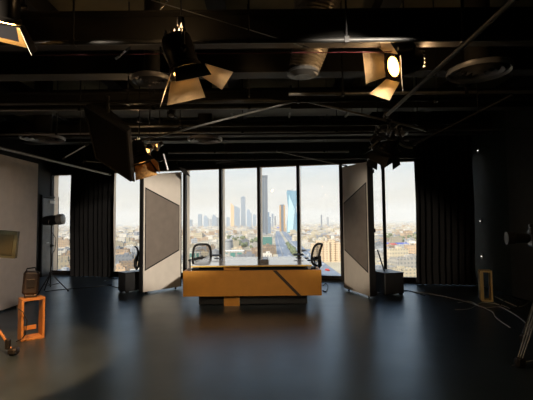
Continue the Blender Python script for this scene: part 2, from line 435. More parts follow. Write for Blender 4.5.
# ================================================================== DESK
desk = thing('presenter_desk', 'long ochre presenter desk with a dark diagonal stripe in the middle of the studio', 'desk', (-.27, 7.6, 0))
def dx(px, D): return (px-266.5)/FPX*D
Dp = 7.6
x0, x1 = dx(183, Dp), dx(320.3, Dp)
MB().box(((x0+x1)/2, Dp+.03, .452), (x1-x0, .06, .475), bev=.004).build('front_panel', GOLD, desk, world=True)
for sx_ in (x0+.02, x1-.02): MB().box((sx_, Dp+.33, .445), (.04, .54, .483)).build('side_panel', GOLD, desk, world=True)
s0, s1 = dx(271.8, Dp), dx(299.5, Dp)
MB().prism([(s0, Dp-.006, .687), (s0+.075, Dp-.006, .687), (s1+.02, Dp-.006, .203), (s1-.055, Dp-.006, .203)], .008, (0, 1, 0)).build('diagonal_stripe', mat('dark_bronze_stripe', (.035, .02, .012), .5), desk, world=True)
b0x, b1x = dx(198.5, 7.85), dx(306, 7.85)
MB().box(((b0x+b1x)/2, 8.32, .37), (b1x-b0x, .9, .72), bev=.006).build('base', mat('black_desk_base', (.004, .005, .006), .5), desk, world=True)
MB().box((dx(231.5, 7.83), 7.80, .375), (.30, .08, .75)).build('column', GOLD, desk, world=True)
t0, t1 = dx(191, 7.72), dx(310.5, 7.72)
MB().box(((t0+t1)/2, 8.62, .765), (t1-t0, 1.84, .03), bev=.004).build('table_top', TOP, desk, world=True)
MB().box(((t0+t1)/2, 7.695, .762), (t1-t0, .012, .022)).build('edge_strip', mat('yellow_edge_band', (.75, .50, .10), .4), desk, world=True)
MB().box((dx(308.5, 7.72), 7.74, .72), (.05, .03, .06)).build('bracket', SILVER, desk, world=True)
for x in (b0x+.1, b1x-.1): MB().box((x, 9.4, .375), (.06, .06, .75)).build('leg', BLACK, desk, world=True)
# things on the desk
def deskstand(px, label):
    p = at(px, 257.5, 9.2)
    r = thing('prompter_monitor', label, 'monitor', (p.x, 9.2, .781))
    MB().box((0, 0, .006), (.12, .1, .012), bev=.003).build('base', BLACKG, r)
    MB().tube((0, 0, .012), (0, 0, .06), .01).build('stem', BLACKG, r)
    MB().box((0, 0, .07), (.23, .16, .02), R=Matrix.Rotation(math.radians(6), 3, 'X'), bev=.004).build('screen', BLACK, r)
deskstand(217, 'thin black flat monitor on the white desk top beside the left chair')
deskstand(298.5, 'thin black flat monitor on the white desk top near the right chair')
p = at(264.5, 262, 8.1)
r = thing('control_box', 'small grey box lying on the white desk top near its front edge', 'box', (p.x, 8.1, .781))
MB().box((0, 0, .03), (.17, .12, .06), bev=.006).build('body', mat('mid_grey_plastic', (.14, .14, .15), .5), r)
MB().box((0, 0, .062), (.12, .07, .006)).build('keypad', BLACK, r)

# ================================================================== OFFICE CHAIRS
def chair(loc, rz, label):
    r = thing('office_chair', label, 'chair', loc, rz)      # faces local -Y
    # backrest frame: rounded outline bent backwards
    def back(u, v):    # u -1..1, v 0..1
        return Vector((u*(.235-.03*v*v+.0*v), .24+.05*math.sin(v*PI)*-1+.09*v-.06*u*u*0, .50+.54*v)) + Vector((0, -.05*u*u, 0))
    out = []
    for i in range(40):
        a = 2*PI*i/40; c, s_ = math.cos(a), math.sin(a)
        u = math.copysign(abs(c)**.45, c); v = math.copysign(abs(s_)**.45, s_)
        out.append(back(u, .5+.5*v))
    MB().path(out, .030, 8, closed=True).build('backrest_frame', CHAIRM, r, smooth=True)
    g = MB(); n = 9; vs = [back(-.95+1.9*i/n, .03+.94*j/n) for j in range(n+1) for i in range(n+1)]
    g.add(vs, [(j*(n+1)+i, j*(n+1)+i+1, (j+1)*(n+1)+i+1, (j+1)*(n+1)+i) for j in range(n) for i in range(n)])
    g.build('backrest_mesh', NET, r, smooth=True)
    MB().path([back(-.95, .3)+Vector((0, .02, 0)), back(-.4, .36)+Vector((0, .05, 0)), back(.4, .36)+Vector((0, .05, 0)), back(.95, .3)+Vector((0, .02, 0))], .035, 8).build('lumbar_pad', CHAIRM, r, smooth=True)
    MB().box((0, -.02, .45), (.48, .46, .05), bev=.02).build('seat', CHAIRM, r, smooth=True)
    MB().path([(0, .31, .75), (0, .33, .5), (0, .2, .39), (0, 0, .38)], .025, 8).build('spine', CHAIRM, r, smooth=True)
    MB().tube((0, 0, .42), (0, 0, .12), .028).build('gas_column', BLACKG, r)
    for sx in (-1, 1):
        MB().path([(sx*.2, .06, .42), (sx*.29, .06, .46), (sx*.29, .04, .66)], .018, 8).box((sx*.29, -.02, .675), (.07, .26, .03), bev=.01).build('armrest', CHAIRM, r, smooth=True)
    b = MB()
    for k in range(5):
        a = 2*PI*k/5+.3; e = Vector((math.cos(a)*.31, math.sin(a)*.31, .075)); b.path([(0, 0, .13), e], .03, 8, .018)
    b.build('star_base', CHAIRM, r, smooth=True)
    for k in range(5):
        a = 2*PI*k/5+.3
        MB().lathe([(.012, -.02), (.028, -.018), (.028, .018), (.012, .02)], 12, (math.cos(a)*.31, math.sin(a)*.31, .029), Matrix.Rotation(a+.7, 3, 'Z') @ Matrix.Rotation(PI/2, 3, 'X')).build('castor', BLACKG, r)
    return r
p = at(201.5, 265, 10.0)
chair((p.x, 10.05, 0), math.radians(8), 'black mesh office chair facing the room behind the left end of the desk')
p = at(315.5, 265, 9.95)
chair((p.x-.17, 9.95, 0), math.radians(-74), 'black mesh office chair turned sideways behind the right end of the desk')

# ================================================================== LIGHT FIXTURES
def aimed(loc, d):
    q = Vector(d).normalized().to_track_quat('-Z', 'Y').to_matrix().to_4x4(); q.translation = Vector(loc); return q
AMBER = mat('amber_lit_barn_door', (.42, .22, .06), .5, .3, var=.5, scale=25)  # amber lamplight on the leaves is put into their base colour
def fresnel(loc, d, label, size=.2, top=None, energy=60, col=(1, .62, .30), lens=GLASSLAMP, doors=(50, 50, 50, 50), spot=75, roll=0, cat='stage light', name='fresnel_lamp', leaf=LEAF, blend=.3, group=None, uplight=0):
    """loc: centre of the housing; d: beam direction. Beam runs along local -Z."""
    root = thing(name, label, cat, loc)
    if group: root['group'] = group
    A = aimed((0, 0, 0), d) @ Matrix.Rotation(roll, 4, 'Z'); s = size
    def pt(mb, nm, m, smooth=False): return mb.xf(A).build(nm, m, root, smooth=smooth)
    pt(MB().lathe([(.25*s, .62*s), (.42*s, .58*s), (.46*s, .5*s), (.46*s, -.35*s), (.52*s, -.4*s), (.52*s, -.52*s), (.46*s, -.52*s)], 28, caps=True), 'housing', DRUM, True)
    f = MB()
    for k in range(5): f.box((0, (k-2)*.15*s, .66*s), (.6*s, .04*s, .12*s))
    pt(f, 'cooling_fins', PIPE)
    pt(MB().lathe([(.40*s, -.53*s), (.34*s, -.57*s), (.2*s, -.60*s), (.02*s, -.61*s)], 24), 'lens', lens, True)
    pt(MB().lathe([(.5*s, -.54*s), (.56*s, -.54*s), (.56*s, -.60*s), (.5*s, -.60*s)], 28, caps=False), 'colour_frame_ring', BLACKG, True)
    for k, ang in enumerate(doors):
        a = math.radians(ang)
        w0, w1, ln = .46*s, (.76 if k % 2 == 0 else .68)*s, (.42 if ang < 10 else .85)*s
        if ang < 10: w1 = .56*s
        T = Matrix.Rotation(k*PI/2, 4, 'Z') @ Matrix.Translation((0, .52*s, -.58*s)) @ Matrix.Rotation(-(PI/2-a) if 0 else -(a), 4, 'X')
        # leaf hinges on the rim and spreads outward by its angle from the beam axis
        T = Matrix.Rotation(k*PI/2, 4, 'Z') @ Matrix.Translation((0, .52*s, -.58*s)) @ Matrix.Rotation(-a if 0 else a, 4, 'X')
        q = MB().prism([(-w0, 0, 0), (w0, 0, 0), (w1, 0, -ln), (-w1, 0, -ln)], .012*s, (0, 1, 0)).xf(T)
        q.m[1] = 1
        pt(q, 'barn_door', [leaf, BLACKG])
    # yoke: a U hanging from the clamp, pivots at the sides of the housing
    side = (A.to_3x3() @ Vector((1, 0, 0))); side.z = 0
    side = side.normalized() if side.length > .01 else Vector((1, 0, 0))
    y = MB(); h = .85*s
    y.path([side*.54*s, side*.56*s+Vector((0, 0, h*.7)), side*.4*s+Vector((0, 0, h)), side*-.4*s+Vector((0, 0, h)), side*-.56*s+Vector((0, 0, h*.7)), side*-.54*s], .045*s, 8)
    y.build('yoke', BLACKG, root)
    for sg in (-1, 1): MB().tube(side*.47*s*sg, side*.66*s*sg, .08*s).build('pivot_knob', BLACKG, root)
    tz = (top - loc[2]) if top else h+.15
    MB().tube((0, 0, h), (0, 0, max(tz, h+.05)), .05*s).box((0, 0, max(tz, h+.05)), (.22*s, .25*s, .3*s), bev=.03*s).build('clamp', BLACKG, root)
    MB().tube((0, 0, max(tz, h+.05)), (0, 0, ZC-loc[2]), .008, n=6).build('drop_rod', BLACK, root)
    if energy:
        ld = bpy.data.lights.new('lamp_light', 'SPOT'); ld.energy = energy; ld.color = col; ld.spot_size = math.radians(spot); ld.spot_blend = blend; ld.shadow_soft_size = .3*s
        lo = bpy.data.objects.new('lamp_light', ld); COL.objects.link(lo); lo.parent = root
        lo.matrix_local = A @ Matrix.Translation((0, 0, -.66*s))
        if uplight:      # added point light behind the housing, put in to brighten the ceiling
            sl = bpy.data.lights.new('added_uplight', 'POINT'); sl.energy = uplight; sl.color = col; sl.shadow_soft_size = .05
            so = bpy.data.objects.new('added_uplight', sl); COL.objects.link(so); so.parent = root; so.matrix_local = A @ Matrix.Translation((0, 0, .9*s))
    return root

GZ = 3.22   # height of the pipe grid
fresnel(at(181, 55, 3.3), (.30, .06, -.95), 'large hanging lamp with lit silver barn doors, left of the ceiling centre', .27, top=GZ, energy=85, spot=152, doors=(52, 52, 35, 8), roll=.15, uplight=2.5)
fresnel(at(405, 63, 3.9), (-.93, -.15, -.33), 'brightly glowing hanging lamp on the right of the ceiling', .25, top=GZ, energy=50, doors=(50, 60, 35, 45), roll=.5, uplight=4, spot=152)
fresnel(at(4, 3, 3.0), (-.30, .42, -.86), 'glowing hanging lamp cut by the top left corner', .24, top=GZ+.1, energy=900, col=(1, .50, .20), doors=(22, 35, 4, 30), roll=-.2, spot=46, lens=HOTLAMP)
fresnel(at(149.5, 149, 6.4), (-.25, -.9, -.55), 'left and lower of two tiny glowing spots beside the black softbox', .10, top=GZ, energy=3, doors=(10, 15, 10, 15), lens=DIMLAMP, roll=.3, leaf=BLACKG)
fresnel(at(159.5, 144.5, 6.6), (-.5, -.8, -.5), 'right and upper of two tiny glowing spots beside the black softbox', .09, top=GZ, energy=3, doors=(10, 15, 10, 15), lens=DIMLAMP, roll=.3, leaf=BLACKG)
fresnel(at(139, 152, 6.2), (.35, -.22, -.9), 'lamp with dim amber-lit barn doors just right of the black softbox', .26, top=GZ, energy=10, doors=(20, 30, 35, 40), lens=AMBERLENS, roll=.8, leaf=AMBER, uplight=6)
fresnel(at(171.5, 113, 5.6), (.0, -.5, -.85), 'tiny black spotlight under the ceiling beneath the large lamp', .1, top=GZ, energy=0, doors=(), lens=VENT, leaf=BLACK)
fresnel(at(391, 141, 6.2), (-.3, .5, -.7), 'black unlit lamp in the tangle above the right set wall', .26, top=GZ, energy=0, doors=(30, 35, 40, 30), lens=VENT, leaf=BLACK, roll=.5)
fresnel(at(378, 147, 6.6), (.35, .5, -.7), 'black unlit lamp hanging left in the tangle above the right set wall', .22, top=GZ, energy=0, doors=(40, 35, 20, 30), lens=VENT, leaf=BLACK, roll=.9)

# black softbox seen from outside
sb = thing('softbox', 'big black softbox hanging left of the amber lamps, seen from behind', 'softbox', at(112, 140, 5.2))
q = [at(84, 105, 5.0), at(100, 101, 5.5), at(131, 128, 5.6), at(127, 132, 4.9)]
w = [at(96, 158, 5.1), at(104, 156, 5.8), at(135, 182, 5.9), at(131, 181, 5.0)]
MB().add(q+w, [(0, 1, 2, 3), (4, 7, 6, 5), (0, 4, 5, 1), (1, 5, 6, 2), (2, 6, 7, 3), (3, 7, 4, 0)]).build('shell', CURT, sb, world=True)
e = MB()
for a, b in ((0, 4), (3, 7), (0, 3), (4, 7)): e.tube((q+w)[a], (q+w)[b], .012)
e.build('rib', BLACK, sb, world=True)
MB().tube(at(108, 112, 5.25), at(108, 96, 5.25), .02).build('hanger', DPIPE, sb, world=True)
# small flap (scrim) right of flat top
fl = thing('scrim_flag', 'small dark flag clipped at the top right corner of the left set wall', 'flag', at(183, 172, 9.3))
MB().prism([at(178, 166, 9.3), at(186, 169, 9.3), at(190.5, 177, 9.3), at(182, 172.5, 9.3)], .02, (0, 1, 0)).build('flag_cloth', BLACK, fl, world=True)
MB().tube(at(178, 166, 9.3), at(176, 158, 9.3), .008).build('arm', DPIPE, fl, world=True)
st = MB().tube(at(163.5, 154, 6.3), at(168, 170, 6.3), .016).build('hanging_strut', SILVER); tag(st, 'short bright metal strut hanging beside the amber lamps', 'strut')

# ================================================================== PIPE GRID AND CEILING SERVICES
def hpipe(y, x0, x1, label, m=DPIPE, r=.024, D=None, z=GZ, name='grid_pipe', hangers=()):
    if D is None: D = (z-1.6)*FPX/(222-y)
    a = dx(x0, D); b = dx(x1, D)
    root = thing(name, label, 'pipe', ((a+b)/2, D, z))
    MB().tube(((a-b)/2, 0, 0), ((b-a)/2, 0, 0), r, n=12).build('tube', m, root, smooth=True)
    for h in hangers:
        X = dx(h, D)-(a+b)/2
        MB().tube((X, 0, 0), (X, 0, ZC-z), .009, n=6).box((X, 0, 0), (.04, r*2.6, r*2.6)).build('hanger_rod', BLACK, root)
    return root
hpipe(37, -60, 600, 'nearest cross pipe running over the top of the picture', r=.022, hangers=(70, 250, 350, 470))
hpipe(49.5, 25, 412, 'thin red rod standing in for red light along the lower edge of the near beam', m=RED, r=.004, name='red_lit_edge')  # added rod, its red stands for light on the beam edge
hpipe(92.5, 290, 560, 'cross pipe lit warm under the bright right lamp', m=PIPE, r=.022, hangers=(345, 470))
hpipe(106, -60, 292, 'grey cross pipe under the large lamp, left half of the ceiling', m=PIPE, r=.020, hangers=(78, 153, 250))
hpipe(99, -60, 560, 'dark cross pipe just behind the large lamp', r=.03, hangers=(127, 300, 440))
hpipe(131, -60, 560, 'grey cross pipe midway between the lamps and the windows', m=PIPE, r=.018, hangers=(55, 243, 338))
hpipe(124, 120, 470, 'dark cross pipe above the cluster of small lamps', r=.026, hangers=(180, 420))
hpipe(151.5, 168, 350, 'bright thin cross pipe above the desk near the windows', m=PIPE, r=.022, z=3.3, hangers=(215, 325))
hpipe(158.5, 120, 430, 'dark cross pipe closest to the window heads', r=.03, z=3.2, hangers=(160, 255, 370))
# beams (painted steel) crossing
for k, (D, z, h, w_) in enumerate(((3.75, 3.45, .3, .18), (5.3, 3.75, .35, .25), (7.2, 3.8, .35, .25), (9.1, 3.75, .35, .25))):
    b = MB()
    b.box((0, 0, h/2-.01), (XR-XL, w_, .02)).box((0, 0, -h/2+.01), (XR-XL, w_, .02)).box((0, 0, 0), (XR-XL, .02, h-.03))
    o = b.build('ceiling_beam', STEEL); o.location = ((XL+XR)/2, D, z); struct(o, ('nearest', 'second', 'third', 'farthest')[k]+' dark steel beam crossing the ceiling'); o['category'] = 'beam'
for k, X in enumerate((-5.2, -2.95, -.6, 1.55, 3.9)):
    o = MB().box((0, 0, 0), (.14, 14, .3)).box((0, 0, -.15), (.24, 14, .02)).build('ceiling_joist', STEEL); o.location = (X, 4.0, 4.43-.01*k); struct(o, 'dark joist running towards the windows'); o['category'] = 'beam'
# large cable tray
ct = thing('cable_tray', 'black cable tray crossing the ceiling above the window heads', 'tray', (0, 9.9, 3.62))
MB().box((-1, 0, 0), (10, .35, .015)).box((-1, -.17, .05), (10, .015, .1)).box((-1, .17, .05), (10, .015, .1)).build('tray', BLACK, ct)
tray2 = thing('air_duct', 'dark rectangular air duct above the middle of the ceiling', 'duct', (-1.3, 8.1, 4.05))
MB().box((0, 0, 0), (7.0, .6, .42), bev=.01).build('duct_body', STEEL, tray2)
dj = MB()
for k in range(6): dj.box((-3+k*1.2, 0, 0), (.04, .66, .48))
dj.build('duct_flange', DPIPE, tray2)

# diagonal pipes and cables
def diag(p0, p1, D0, D1, r, m, label, name='diagonal_pipe', cat='pipe'):
    a, b = at(*p0, D0), at(*p1, D1)
    root = thing(name, label, cat, (a+b)/2)
    MB().tube(a, b, r, n=10).build('tube', m, root, smooth=True, world=True)
    c = (b-a).normalized()
    for e in (a, b): MB().tube(e-c*.03, e+c*.03, r*1.5, n=10).build('coupler', BLACKG, root, world=True)
    if name == 'diagonal_pipe':
        h_ = a*.3+b*.7; MB().tube(h_, (h_.x, h_.y, ZC), .005, n=6).build('hanger_rod', BLACK, root, world=True)
diag((148, -1), (306, 47), 3.5, 3.6, .004, SILVER, 'thin bright steel wire slanting down from the top edge to the near beam', 'steel_wire', 'wire')
diag((386, 116), (520, -6), 4.6, 2.6, .021, PIPE, 'thick grey pipe slanting up to the top right behind the bright lamp')
diag((-8, 146), (109, 174.5), 6.2, 9.6, .025, PIPE, 'olive grey pipe slanting down at the left above the partition')
diag((140, 141), (296, 101), 5.5, 5.3, .013, PIPE, 'thin grey pipe slanting up from the small lamps to the ceiling centre')
diag((298, 99), (388, 121), 5.3, 5.6, .016, PIPE, 'grey pipe slanting down to the tangle on the right')
diag((386, 120), (425, 130), 5.6, 5.8, .016, PIPE, 'short grey pipe continuing right from the tangle')
diag((278, 151), (346, 166), 7.5, 8.6, .014, PIPE, 'thin pipe slanting down to the top of the right set wall')
diag((64, 158), (87, 145), 6.5, 6.3, .011, SILVER, 'short bright rod left of the softbox')
diag((415, 144), (510, 96), 5.5, 4.6, .014, DPIPE, 'dark faint pipe rising at the right of the ceiling')
diag((85, 161), (104, 163), 7.5, 7.5, .008, PIPE, 'tiny pipe stub beneath the left slanting pipe')
diag((145, 30), (168, 0), 3.9, 3.9, .006, PIPE, 'thin crooked wire near the top edge left of the large lamp', 'steel_wire', 'wire')
diag((118, 57), (128, 49), 3.7, 3.7, .008, SILVER, 'small bright hook on the near red rod, left part', 'pipe_hook', 'hook')
diag((162, 50), (170, 66), 3.7, 3.7, .008, SILVER, 'small bright strut left of the large lamp', 'pipe_hook', 'hook')

# tangle of clamps and cable over right flat
rnd = random.Random(5)
tg = thing('cable_bundle', 'messy bundle of black cables hanging above the right set wall', 'cables', at(392, 132, 6.0))
for k in range(9):
    a = at(rnd.uniform(368, 412), rnd.uniform(124, 134), 6+rnd.uniform(-.4, .4)); b = at(rnd.uniform(368, 415), rnd.uniform(136, 152), 6+rnd.uniform(-.4, .4))
    m_ = (a+b)/2+Vector((rnd.uniform(-.15, .15), 0, -.12)); n_ = 9
    pts = [(1-t)**2*a+2*t*(1-t)*m_+t*t*b for t in [i/n_ for i in range(n_+1)]]
    MB().path(pts, .013 if k % 3 else .02, 6).build('cable', CABLE if k % 4 else CABLEW, tg, smooth=True, world=True)
for k, (x, y) in enumerate(((376, 133), (388, 132), (397, 133), (402, 134))):
    c = at(x, y, 5.9)
    o = thing('pipe_clamp', ('first', 'second', 'third', 'rightmost')[k]+' bright pipe clamp in the tangle above the right set wall, counted from the left', 'clamp', c)
    MB().lathe([(.035, -.025), (.045, -.02), (.045, .02), (.035, .025)], 14, (0, 0, 0), Matrix.Rotation(PI/2, 3, 'Y')).build('ring', SILVER, o, smooth=True)
    MB().tube((0, 0, .04), (0, 0, .1), .01).build('bolt', SILVER, o)

# round diffusers
DZ = 3.3
def diffuser(px, py, w, label, z=DZ):
    D = (z-1.6)*FPX/(222-py); X = dx(px, D); R = w*D/FPX/2
    r = thing('round_diffuser', label, 'air vent', (X, D, z))
    MB().lathe([(R, 0), (R*.96, -.025), (R*.9, 0), (R*.93, .04), (R, .03)], 36, caps=False).build('outer_ring', VENT, r, smooth=True)
    for k in range(4):
        q = R*(.76-.19*k)
        MB().lathe([(q, -.02-.006*k), (q*.86, .015), (q*.84, .012), (q*.97, -.026-.006*k)], 32, caps=False).build('cone', VENT, r, smooth=True)
    MB().lathe([(R*.5, .03), (R*.4, .1), (R*.4, max(.25, ZC-z-.02))], 24, caps=False).build('neck', STEEL, r, smooth=True)
diffuser(151, 77, 40, 'round ceiling vent left of the large lamp')
diffuser(205, 138.5, 35, 'round ceiling vent above the left set wall')
diffuser(229, 163.5, 27, 'small round ceiling vent right at the window heads')
diffuser(41, 135.5, 42, 'round ceiling vent at the left above the partition')
diffuser(484, 71, 62, 'round slatted ceiling vent at the far right of the ceiling')
diffuser(393, 134, 34, 'round ceiling vent behind the tangle on the right')

# flexible duct
def flex(pts, r0, r1, label):
    root = thing('flexible_duct', label, 'duct', pts[-1]); n = 60; mb = MB(); P_ = []
    a, b, c = pts
    ring = []
    for i in range(n+1):
        t = i/n; p = (1-t)**2*a+2*t*(1-t)*b+t*t*c; tg_ = (2*(1-t)*(b-a)+2*t*(c-b)).normalized()
        s1 = tg_.cross(Vector((0, 1, 0))).normalized(); s2 = s1.cross(tg_).normalized(); rr = (r0+(r1-r0)*t)*(1+.045*(i % 2))
        ring += [p+s1*math.cos(2*PI*k/24)*rr+s2*math.sin(2*PI*k/24)*rr for k in range(24)]
    mb.add(ring, [(i*24+k, i*24+(k+1) % 24, (i+1)*24+(k+1) % 24, (i+1)*24+k) for i in range(n) for k in range(24)])
    mb.build('duct_hose', DUCT, root, world=True)
    MB().lathe([(r1*1.05, .0), (r1*1.12, -.04), (r1*.6, -.07)], 24).build('collar', DPIPE, root)
flex([at(318, -25, 4.35), at(318, 30, 4.3), at(303, 71, 4.35)], .28, .16, 'ribbed foil flexible duct coming down through the ceiling centre')

# ================================================================== LEFT SIDE OBJECTS
# light stand with lamp by the window
def tripod(root, H, spread, m, r=.014, n=3, a0=0.3, zc=.45):
    MB().tube((0, 0, .12), (0, 0, H), r*1.1).build('pole', m, root, smooth=True)
    MB().lathe([(.03, zc-.03), (.034, zc), (.03, zc+.03)], 12).build('collar', m, root)
    for k in range(n):
        a = a0+2*PI*k/n; e = Vector((math.cos(a)*spread, math.sin(a)*spread, .015))
        MB().tube((0, 0, zc), e, r).tube(Vector((0, 0, .16)), Vector((0, 0, zc))*.45+e*.55, r*.6).lathe([(.018, -.015), (.022, 0), (.012, .02)], 10, e).build('leg', m, root, smooth=True)
ls = thing('light_stand', 'black tripod light stand by the window at the left', 'stand', (-5.1, 9.5, 0))
tripod(ls, 1.6, .38, BLACKG, .013)
MB().lathe([(.02, 1.05), (.03, 1.06), (.03, 1.12), (.02, 1.13)], 12).tube((0, 0, 1.09), (.07, 0, 1.09), .012).build('clamp_knob', BLACKG, ls)
MB().path([(.02, 0, 1.4), (.1, .02, 1.25), (.09, 0, 1.0), (.03, 0, .9), (.02, 0, .6)], .008, 6).build('cable', CABLE, ls, smooth=True)
hd = thing('studio_lamp_head', 'black cylindrical lamp head with pale glass front on the tripod by the left window', 'lamp', (-5.1, 9.5, 1.69))
Mx = Matrix.Rotation(math.radians(84), 4, 'Y')
MB().lathe([(.07, -.2), (.10, -.19), (.115, -.1), (.115, .1), (.12, .14)], 24).xf(Mx).build('housing', BLACKG, hd, smooth=True)
MB().lathe([(.12, .14), (.13, .17), (.125, .27), (.10, .28)], 24).xf(Mx).build('front_glass', mat('pale_lamp_glass', (.40, .40, .38), .2), hd, smooth=True)
MB().path([(0, -.13, .02), (0, -.14, -.1), (0, 0, -.14), (0, .14, -.1), (0, .13, .02)], .01, 6).tube((0, 0, -.13), (0, 0, -.09), .02).build('yoke', BLACKG, hd)

# wooden frame box + case on it
wb = thing('wooden_box', 'orange wooden open box standing on end by the left partition', 'box', (-3.33, 5.72, 0), math.radians(42))
w_, dp, h_, t_ = .29, .24, .57, .03
MB().box((0, 0, t_/2), (w_, dp, t_), bev=.003).build('bottom', WOOD, wb)
MB().box((0, 0, h_-t_/2), (w_, dp, t_), bev=.003).build('top', WOOD, wb)
for sx in (-1, 1): MB().box((sx*(w_/2-t_/2), 0, h_/2), (t_, dp-.004, h_-2*t_), bev=.003).build('side', WOOD, wb)
MB().box((-.02, dp/2-.01, .13), (w_-.08, .02, .06)).build('rail', WOOD, wb)
kc = thing('battery_case', 'dark bulky equipment case on top of the orange wooden box', 'case', (-3.36, 5.74, .572), math.radians(30))
MB().box((0, 0, .02), (.16, .14, .04), bev=.01).box((0, 0, .2), (.2, .18, .32), R=Matrix.Rotation(.06, 3, 'Y'), bev=.03).build('body', mat('scuffed_brown_black_case', (.014, .010, .008), .5, var=.4, scale=20), kc)
MB().path([(-.06, 0, .36), (-.05, 0, .4), (.05, 0, .41), (.06, 0, .37)], .011, 6).build('handle', BLACKG, kc, smooth=True)
MB().box((.0, -.095, .2), (.1, .02, .12), bev=.005).build('latch_plate', BLACKG, kc)
cbl = MB().path([(-3.40, 5.50, .5), (-3.37, 5.46, .47), (-3.30, 5.47, .42), (-3.25, 5.48, .3), (-3.27, 5.49, .12), (-3.33, 5.5, .05), (-3.4, 5.5, .02)], .007, 6).build('power_cable', CABLE, smooth=True)
tag(cbl, 'thin black cable looping down over the front of the orange box', 'cable')

# monitor / stand at far left edge
ms = thing('tripod_stand', 'tripod stand with an orange leg at the lower left edge', 'stand', (-3.62, 4.98, 0))
MB().tube((0, 0, .1), (0, 0, 1.35), .02).build('pole', BLACKG, ms, smooth=True)
for k, (ex, ey) in enumerate(((.5, .02), (-.35, -.3), (-.3, .35))):
    MB().tube((0, 0, .78 if k == 0 else .7), (ex, ey, .03), .02, .014).lathe([(.02, -.03), (.028, -.015), (.02, .02)], 10, (ex, ey, .03)).build('leg', WOOD if k == 0 else BLACKG, ms, smooth=True)
MB().box((.50, .02, .05), (.10, .12, .08), bev=.02).box((.44, .0, .14), (.05, .06, .12), bev=.01).build('foot_clamp', BLACKG, ms)
mo = thing('studio_monitor', 'brown-backed square monitor at the left edge at eye height', 'monitor', at(2, 244, 5.0))
mc = mo.location.copy()
MB().prism([at(-16, 229, 5.0), at(17.5, 231.5, 5.0), at(14.5, 258.5, 5.0), at(-16, 257, 5.0)], .05, (0, 1, 0)).build('body', mat('olive_brown_monitor_back', (.03, .034, .02), .5, var=.4, scale=9), mo, world=True)
MB().prism([at(-12, 233, 4.99), at(13.5, 235, 4.99), at(11, 255, 4.99), at(-12, 254, 4.99)], .012, (0, 1, 0)).build('screen', mat('dim_brown_monitor_face', (.025, .025, .015), .35), mo, world=True)
MB().tube((mc.x-.2, 5.03, mc.z-.18), (mc.x-.2, 5.03, 1.0), .015).build('arm', BLACKG, mo, world=True)

# ================================================================== RIGHT SIDE OBJECTS
pb = thing('pine_box', 'pale pine open frame box standing by the right curtain', 'box', (4.35, 8.05, 0), math.radians(-20))
w_, dp, h_, t_ = .20, .26, .6, .03
MB().box((0, 0, t_/2), (w_, dp, t_)).build('bottom', PALEWOOD, pb); MB().box((0, 0, h_-t_/2), (w_, dp, t_)).build('top', PALEWOOD, pb)
for sx in (-1, 1): MB().box((sx*(w_/2-t_/2), 0, h_/2), (t_ if sx > 0 else .06, dp, h_-2*t_)).build('side', PALEWOOD, pb)

vt = thing('camera_tripod', 'tripod with thin silver leg tubes at the lower right edge', 'tripod', (3.3, 4.72, 0))
MB().tube((0, 0, .75), (0, 0, 1.22), .03).lathe([(.05, 1.0), (.07, 1.03), (.07, 1.1), (.04, 1.14)], 14).build('head', BLACKG, vt, smooth=True)
feet = [Vector((-.56, -.28, 0)), Vector((.5, -.2, 0)), Vector((.05, .6, 0))]
for f_ in feet:
    d_ = (f_-Vector((0, 0, 1.0))).normalized(); s_ = d_.cross(Vector((0, 0, 1))).normalized()
    t = Vector((0, 0, 1.05))
    lg = MB()
    for o_ in (-.035, 0, .035): lg.tube(t+s_*o_, f_+Vector((0, 0, .09))+s_*o_*.7, .0075, n=8)
    lg.box(t*.45+f_*.55, (.08, .05, .06)).build('leg', SILVER, vt, smooth=True) if False else lg.build('leg', PIPE, vt, smooth=True)
    MB().box(f_+Vector((0, 0, .05)), (.1, .09, .1), bev=.02).build('foot', BLACK, vt)
vc = thing('video_camera', 'black video camera on the tripod at the right edge', 'camera', (3.3, 4.72, 1.23), math.radians(-12))
MB().box((0, 0, .02), (.2, .12, .04), bev=.01).build('plate', BLACKG, vc)
MB().box((.02, 0, .15), (.42, .16, .2), bev=.02).build('body', BLACKG, vc)
MB().lathe([(.05, 0), (.06, .02), (.06, .14), (.075, .16), (.075, .24), (.06, .24)], 20).xf(Matrix.Translation((-.2, 0, .15)) @ Matrix.Rotation(-PI/2, 4, 'Y')).build('lens', CHAIRM, vc, smooth=True)
MB().box((-.1, -.02, .30), (.2, .05, .04), bev=.01).box((-.18, -.02, .27), (.03, .04, .05)).box((-.02, -.02, .27), (.03, .04, .05)).build('handle', BLACKG, vc)
MB().box((-.18, -.14, .24), (.12, .07, .08), bev=.01).build('viewfinder', BLACK, vc)
MB().path([(.0, .0, .0), (.15, -.1, -.08), (.3, -.15, -.12)], .011, 6).build('pan_handle', BLACKG, vc)

# floor cables
def cable(pts, D_label, r=.008, m=CABLEW):
    P_ = [Vector((EYE+(at(x, y, 1)-EYE)*(1.6/(1.6-at(x, y, 1).z)))) for x, y in pts]
    P_ = [Vector((p.x, p.y, r)) for p in P_]
    out = []
    for i in range(len(P_)-1):
        p0 = P_[max(i-1, 0)]; p1 = P_[i]; p2 = P_[i+1]; p3 = P_[min(i+2, len(P_)-1)]
        for k in range(8):
            t = k/8; out.append(.5*((2*p1)+(p2-p0)*t+(2*p0-5*p1+4*p2-p3)*t*t+(3*p1-p0-3*p2+p3)*t**3))
    out.append(P_[-1])
    tag(MB().path(out, r, 6).build('floor_cable', m, smooth=True), D_label, 'cable')
cable([(398, 290), (415, 292), (440, 296), (462, 301), (478, 306), (492, 312), (496, 318), (510, 328)], 'long grey cable running from the right set wall to the right edge', .008)
cable([(458, 303), (470, 302), (484, 308), (498, 307), (510, 312), (522, 320), (531, 330)], 'grey cable curling past the foot of the pine box', .008)
